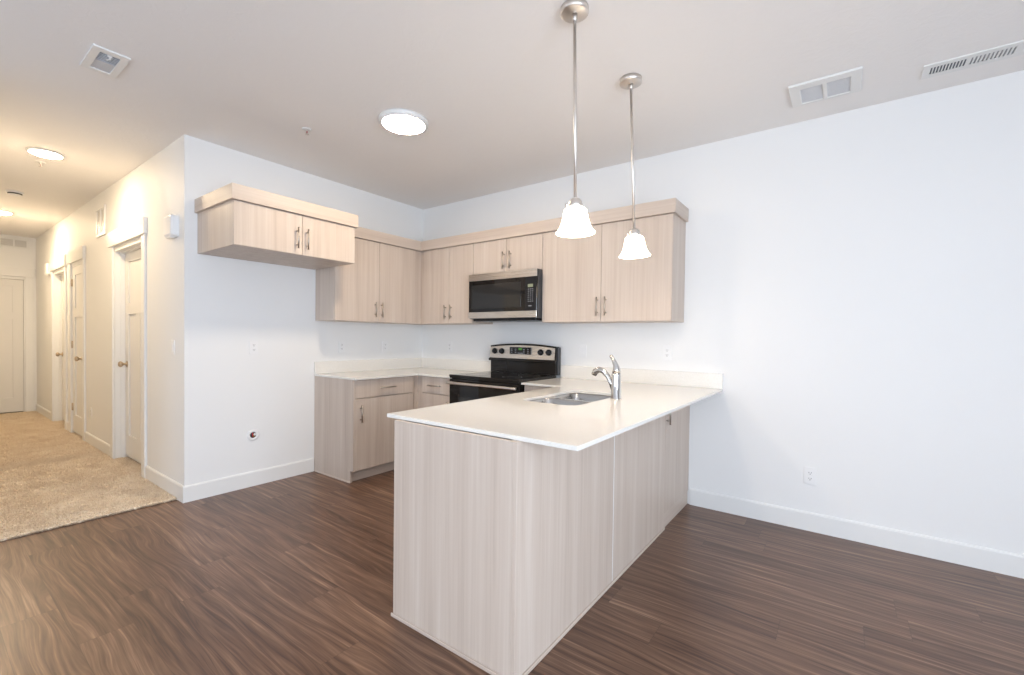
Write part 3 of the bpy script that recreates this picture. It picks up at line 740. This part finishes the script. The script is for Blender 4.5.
# ------------------------------------------------------------------ ceiling lamps, vents, detector, sprinklers
def disc_lamp(x, y, r, label, emat, drop=.030, group=None, dome=0.006):
    t = thing('ceiling_lamp', (x, y, H), label, 'lamp', group)
    MB().lathe([(r * .86, -drop), (r, -drop * .72), (r * 1.0, -.001), (r * .86, -.001)], (x, y, H), 48, 'z', False).build('trim_ring', TRIM, t)
    MB().lathe([(0, -drop - .004 - dome), (r * .4, -drop - .003 - dome * .9), (r * .7, -drop - .001 - dome * .55), (r * .86, -drop + .001), (r * .86, -drop + .004), (0, -drop + .004)], (x, y, H), 48).build('diffuser', emat, t)
disc_lamp(1.515, -1.563, .168, 'large round flush lamp on the kitchen ceiling', LED_BIG)
disc_lamp(-1.372, -2.912, .115, 'nearer round ceiling lamp in the hallway', LED_CAN, .014, 'round ceiling lamps in the hallway', .010)
disc_lamp(-4.45, -2.908, .115, 'farther round ceiling lamp in the hallway, cut by the left edge', LED_CAN_FAR, .014, 'round ceiling lamps in the hallway', .010)
t = thing('smoke_detector', (-3.13, -2.912, H), 'white round smoke detector between the two hallway lamps', 'smoke detector')
MB().lathe([(0, -.040), (.035, -.040), (.050, -.032), (.052, -.016), (.066, -.012), (.068, -.001), (0, -.001)], (-3.13, -2.912, H), 32).build('housing', PLATE, t)
MB().lathe([(.0515, -.030), (.0535, -.029), (.0545, -.019), (.0520, -.018)], (-3.13, -2.912, H), 32, 'z', False).build('sensor_slot', DARKHOLE, t)
def sprinkler(x, y, label):
    t = thing('fire_sprinkler', (x, y, H), label, 'sprinkler')
    MB().lathe([(.010, -.006), (.030, -.005), (.033, -.001), (.010, -.001)], (x, y, H), 24, 'z', False).build('escutcheon', TRIM, t)
    MB().cyl((x, y, H - .016), .008, .016, 'z', 12).tube([(x - .010, y, H - .014), (x - .010, y, H - .030), (x, y, H - .036)], .0022, 8).tube([(x + .010, y, H - .014), (x + .010, y, H - .030), (x, y, H - .036)], .0022, 8).cyl((x, y, H - .040), .013, .003, 'z', 16).build('frame', NICKEL, t)
    MB().cyl((x, y, H - .034), .003, .018, 'z', 8).build('bulb', REDP, t)
sprinkler(.842, -1.884, 'tiny fire sprinkler on the ceiling left of the large kitchen lamp')
sprinkler(-1.70, -2.90, 'tiny fire sprinkler on the hallway ceiling beside the nearer lamp')
# ceiling vent near the hall
t = thing('ceiling_vent', (.71, -2.955, H), 'small white two part ceiling vent near the hallway', 'vent')
X0, X1, Y0, Y1 = .545, .850, -3.032, -2.878
MB().prism([(X0, Y0), (X1, Y0), (X1, Y1), (X0, Y1)], H - .010, H - .0005, [[(.580, Y0 + .036), (.580, Y1 - .034), (.806, Y1 - .034), (.806, Y0 + .036)]]).build('frame', TRIM, t, .002)
MB().box(.580, .695, Y0 + .036, Y1 - .034, H - .006, H - .0008).build('damper_plate', PLATE_SHADE, t)
MB().box(.697, .806, Y0 + .036, Y1 - .034, H - .0016, H - .0008).build('duct_opening', plain('grey_duct', (.10, .10, .10), .6), t)
m = MB()
for k in range(6): m.box(.706 + k * .017, .7072 + k * .017, Y0 + .037, Y1 - .035, H - .007, H - .0016)
m.build('louvres', PLATE_SHADE, t)
MB().box(.790, .800, -2.965, -2.945, H - .016, H - .004, .002).tube([(.795, -2.955, H - .012), (.775, -2.95, H - .016), (.758, -2.962, H - .016)], .0035, 8).build('lever', PLATE, t)
# return grille
t = thing('return_grille', (3.866, -.41, H), 'white ceiling grille with two square mesh panels above the bright wall', 'vent')
X0, X1, Y0, Y1 = 3.697, 4.040, -.549, -.273
hs = [[(3.752, -.488), (3.752, -.300), (3.858, -.300), (3.858, -.488)], [(3.880, -.488), (3.880, -.300), (3.988, -.300), (3.988, -.488)]]
MB().prism([(X0, Y0), (X1, Y0), (X1, Y1), (X0, Y1)], H - .015, H - .0005, hs).build('frame', TRIM, t, .004)
GM = plain('fine_white_mesh', (.66, .67, .69), .6)
for h in hs:
    m = MB(); m.box(h[0][0], h[2][0], h[0][1], h[1][1], H - .009, H - .001)
    for k in range(12): y = h[0][1] + .008 + k * .0155; m.box(h[0][0], h[2][0], y - .0012, y + .0012, H - .011, H - .009)
    m.build('mesh_panel', GM, t)
# long register
t = thing('ceiling_register', (4.49, -.29, H), 'long white slotted ceiling register cut by the right edge', 'vent')
X0, X1, Y0, Y1 = 4.304, 4.720, -.362, -.212
hs = []
for k in range(11): a = 4.336 + k * .0130; hs.append([(a, -.326), (a, -.248), (a + .0075, -.248), (a + .0075, -.326)])
for k in range(11): a = 4.492 + k * .0152; hs.append([(a, -.326), (a, -.248), (a + .0075, -.248), (a + .0075, -.326)])
MB().prism([(X0, Y0), (X1, Y0), (X1, Y1), (X0, Y1)], H - .008, H - .004, hs).build('face_plate', TRIM, t)
MB().prism([(X0, Y0), (X1, Y0), (X1, Y1), (X0, Y1)], H - .004, H - .0005, [[(X0 + .02, Y0 + .02), (X0 + .02, Y1 - .02), (X1 - .02, Y1 - .02), (X1 - .02, Y0 + .02)]]).build('rim', TRIM, t)
MB().box(4.325, 4.483, -.34, -.235, H - .0018, H - .0008).build('duct_opening', plain('blue_grey_duct', (.15, .17, .20), .6), t)
MB().box(4.484, 4.68, -.34, -.235, H - .0018, H - .0008).build('damper_plate', plain('light_duct', (.42, .43, .45), .6), t)
# transfer grille high on the hall wall
t = thing('wall_vent', (-2.37, HW, 2.29), 'white two part vent high on the hallway wall beside the nearest door', 'vent')
def wall_grille_x(t, a0, a1, z0, z1, n):
    m = MB(); f = .030; m.box(a0, a1, HW - .012, HW - .0005, z0, z0 + f, .002).box(a0, a1, HW - .012, HW - .0005, z1 - f, z1, .002)
    m.box(a0, a0 + f, HW - .012, HW - .0005, z0 + f, z1 - f).box(a1 - f, a1, HW - .012, HW - .0005, z0 + f, z1 - f)
    c = (a0 + a1) / 2; m.box(c - .012, c + .012, HW - .012, HW - .0005, z0 + f, z1 - f)
    for k in range(n): z = z0 + f + (k + .5) * (z1 - z0 - 2 * f) / n; m.box(a0 + f, a1 - f, HW - .006, HW - .003, z - .004, z + .004)
    m.build('frame', TRIM, t)
    MB().box(a0 + f, a1 - f, HW - .0025, HW - .0005, z0 + f, z1 - f).build('duct_opening', plain('grille_back', (.40, .36, .32), .7), t)
wall_grille_x(t, -2.545, -2.20, 2.300, 2.610, 16)
t = thing('wall_vent', (HE, -2.75, 2.57), 'wide white vent above the door at the hallway end', 'vent')
a0, a1, z0, z1, f = -3.06, -2.445, 2.572, 2.728, .026
m = MB(); m.box(HE + .0005, HE + .012, a0, a1, z0, z0 + f, .002).box(HE + .0005, HE + .012, a0, a1, z1 - f, z1, .002).box(HE + .0005, HE + .012, a0, a0 + f, z0 + f, z1 - f).box(HE + .0005, HE + .012, a1 - f, a1, z0 + f, z1 - f)
for c in (-2.605, -2.752, -2.90): m.box(HE + .0005, HE + .012, c - .009, c + .009, z0 + f, z1 - f)
for k in range(8): z = z0 + f + (k + .5) * (z1 - z0 - 2 * f) / 8; m.box(HE + .002, HE + .005, a0 + f, a1 - f, z - .004, z + .004)
m.build('frame', TRIM, t)
MB().box(HE + .0003, HE + .002, a0 + f, a1 - f, z0 + f, z1 - f).build('duct_opening', plain('grille_back_far', (.30, .28, .26), .7), t)

# ------------------------------------------------------------------ sirens on the hall wall
def siren(xc, zc, label):
    t = thing('wall_siren', (xc, HW, zc), label, 'alarm', 'white alarm boxes on the hallway wall')
    m = MB(); w2, h2 = .088, .082
    tt = bmesh.new()
    ol = [(p[0], p[1]) for p in rrect(-w2, w2, -h2, h2, .024, 5)]
    A = [tt.verts.new((xc + x, HW - .0005, zc + z)) for x, z in ol]; B = [tt.verts.new((xc + x, HW - .038, zc + z)) for x, z in ol]
    C_ = [tt.verts.new((xc + x * .93, HW - .047, zc + z * .93)) for x, z in ol]; D = [tt.verts.new((xc + x * .82, HW - .052, zc + z * .80)) for x, z in ol]
    n = len(ol)
    for a, b in ((A, B), (B, C_), (C_, D)):
        for k in range(n): tt.faces.new((a[k], a[(k + 1) % n], b[(k + 1) % n], b[k]))
    tt.faces.new(A); tt.faces.new(D); m.merge(tt); m.build('housing', PLATE, t)
    MB().box(xc - .055, xc + .055, HW - .046, HW - .012, zc - h2 - .008, zc - h2 + .004, .004).build('sounder_lip', PLATE, t)
siren(-.203, 2.101, 'white alarm box near the outer corner of the hallway wall')
siren(-5.21, 2.175, 'white alarm box far down the hallway wall near its end')

# ------------------------------------------------------------------ outlets and switches
def plate(face, a, z, label, kind='outlet', w=.070, h=.115):
    """face 'back' (wall y=0), 'left' (wall x=0), 'hall' (wall y=HW); a: position along the wall"""
    def bx(m, da0, da1, dz0, dz1, d0, d1, bev=0):
        if face == 'left': m.box(d0, d1, a + da0, a + da1, z + dz0, z + dz1, bev)
        else:
            p = 0 if face == 'back' else HW
            m.box(a + da0, a + da1, p - d1, p - d0, z + dz0, z + dz1, bev)
    loc = {'left': (0, a, z), 'back': (a, 0, z), 'hall': (a, HW, z)}[face]
    t = thing('wall_outlet' if kind == 'outlet' else 'light_switch', loc, label, 'outlet' if kind == 'outlet' else 'switch')
    m = MB(); bx(m, -w / 2, w / 2, -h / 2, h / 2, .0005, .006, .0015); m.build('cover_plate', PLATE, t)
    if kind == 'outlet':
        for s in (-1, 1):
            m = MB(); bx(m, -.016, .016, s * .0195 - .014, s * .0195 + .014, .006, .0075, .0007); so = m.build('socket', PLATE, t)
            m = MB(); c = s * .0195
            for da in (-.0065, .0065): bx(m, da - .0012, da + .0012, c - .001, c + .007, .0075, .0079)
            bx(m, -.0025, .0025, c - .009, c - .0045, .0075, .0079); m.build('slots', DARKHOLE, so)
    elif kind == 'rocker':
        m = MB(); bx(m, -.016, .016, -.033, .033, .006, .009, .001); m.build('rocker', PLATE, t)
    else:
        m = MB(); bx(m, -.0045, .0045, -.005, .012, .006, .014, .001); m.build('toggle', PLATE, t)
plate('left', -1.877, 1.168, 'white outlet on the bare wall below the short refrigerator cabinet')
plate('left', -1.056, 1.167, 'white outlet above the corner worktop, nearest the refrigerator space')
plate('left', -.533, 1.167, 'white outlet on the left wall, close to the room corner')
plate('back', .453, 1.167, 'white outlet on the back wall between corner and range')
plate('back', 2.107, 1.168, 'white switch plate just right of the range control panel', 'rocker')
plate('back', 2.857, 1.171, 'white outlet above the worktop, right of the faucet')
plate('back', 3.824, .371, 'white outlet low on the bright right hand wall')
plate('hall', -.232, 1.168, 'white light switch by the hallway corner', 'rocker')
plate('hall', -2.84, .372, 'white outlet low on the hallway wall between the doors')
# refrigerator water box
t = thing('water_valve_box', (0, -1.880, .430), 'round recessed water valve low on the wall of the refrigerator space', 'valve')
MB().lathe([(.024, .002), (.030, .009), (.040, .010), (.047, .006), (.048, .001), (.024, .001)], (0, -1.88, .430), 36, 'x', False).build('ring', PLATE, t)
MB().lathe([(0, .001), (.0235, .001), (.0235, .0016), (0, .0016)], (0, -1.88, .430), 24, 'x').build('recess', DARKHOLE, t)
MB().cyl((.002, -1.878, .428), .010, .014, 'x', 12).cyl((.008, -1.876, .414), .007, .014, 'z', 12).build('valve', BRASS, t)
MB().tube([(.014, -1.888, .452), (.016, -1.890, .438), (.014, -1.890, .420)], .0045, 8).build('handle', REDP, t)
MB().cyl((.012, -1.872, .436), .010, .006, 'x', 12).build('cap', PLATE, t)
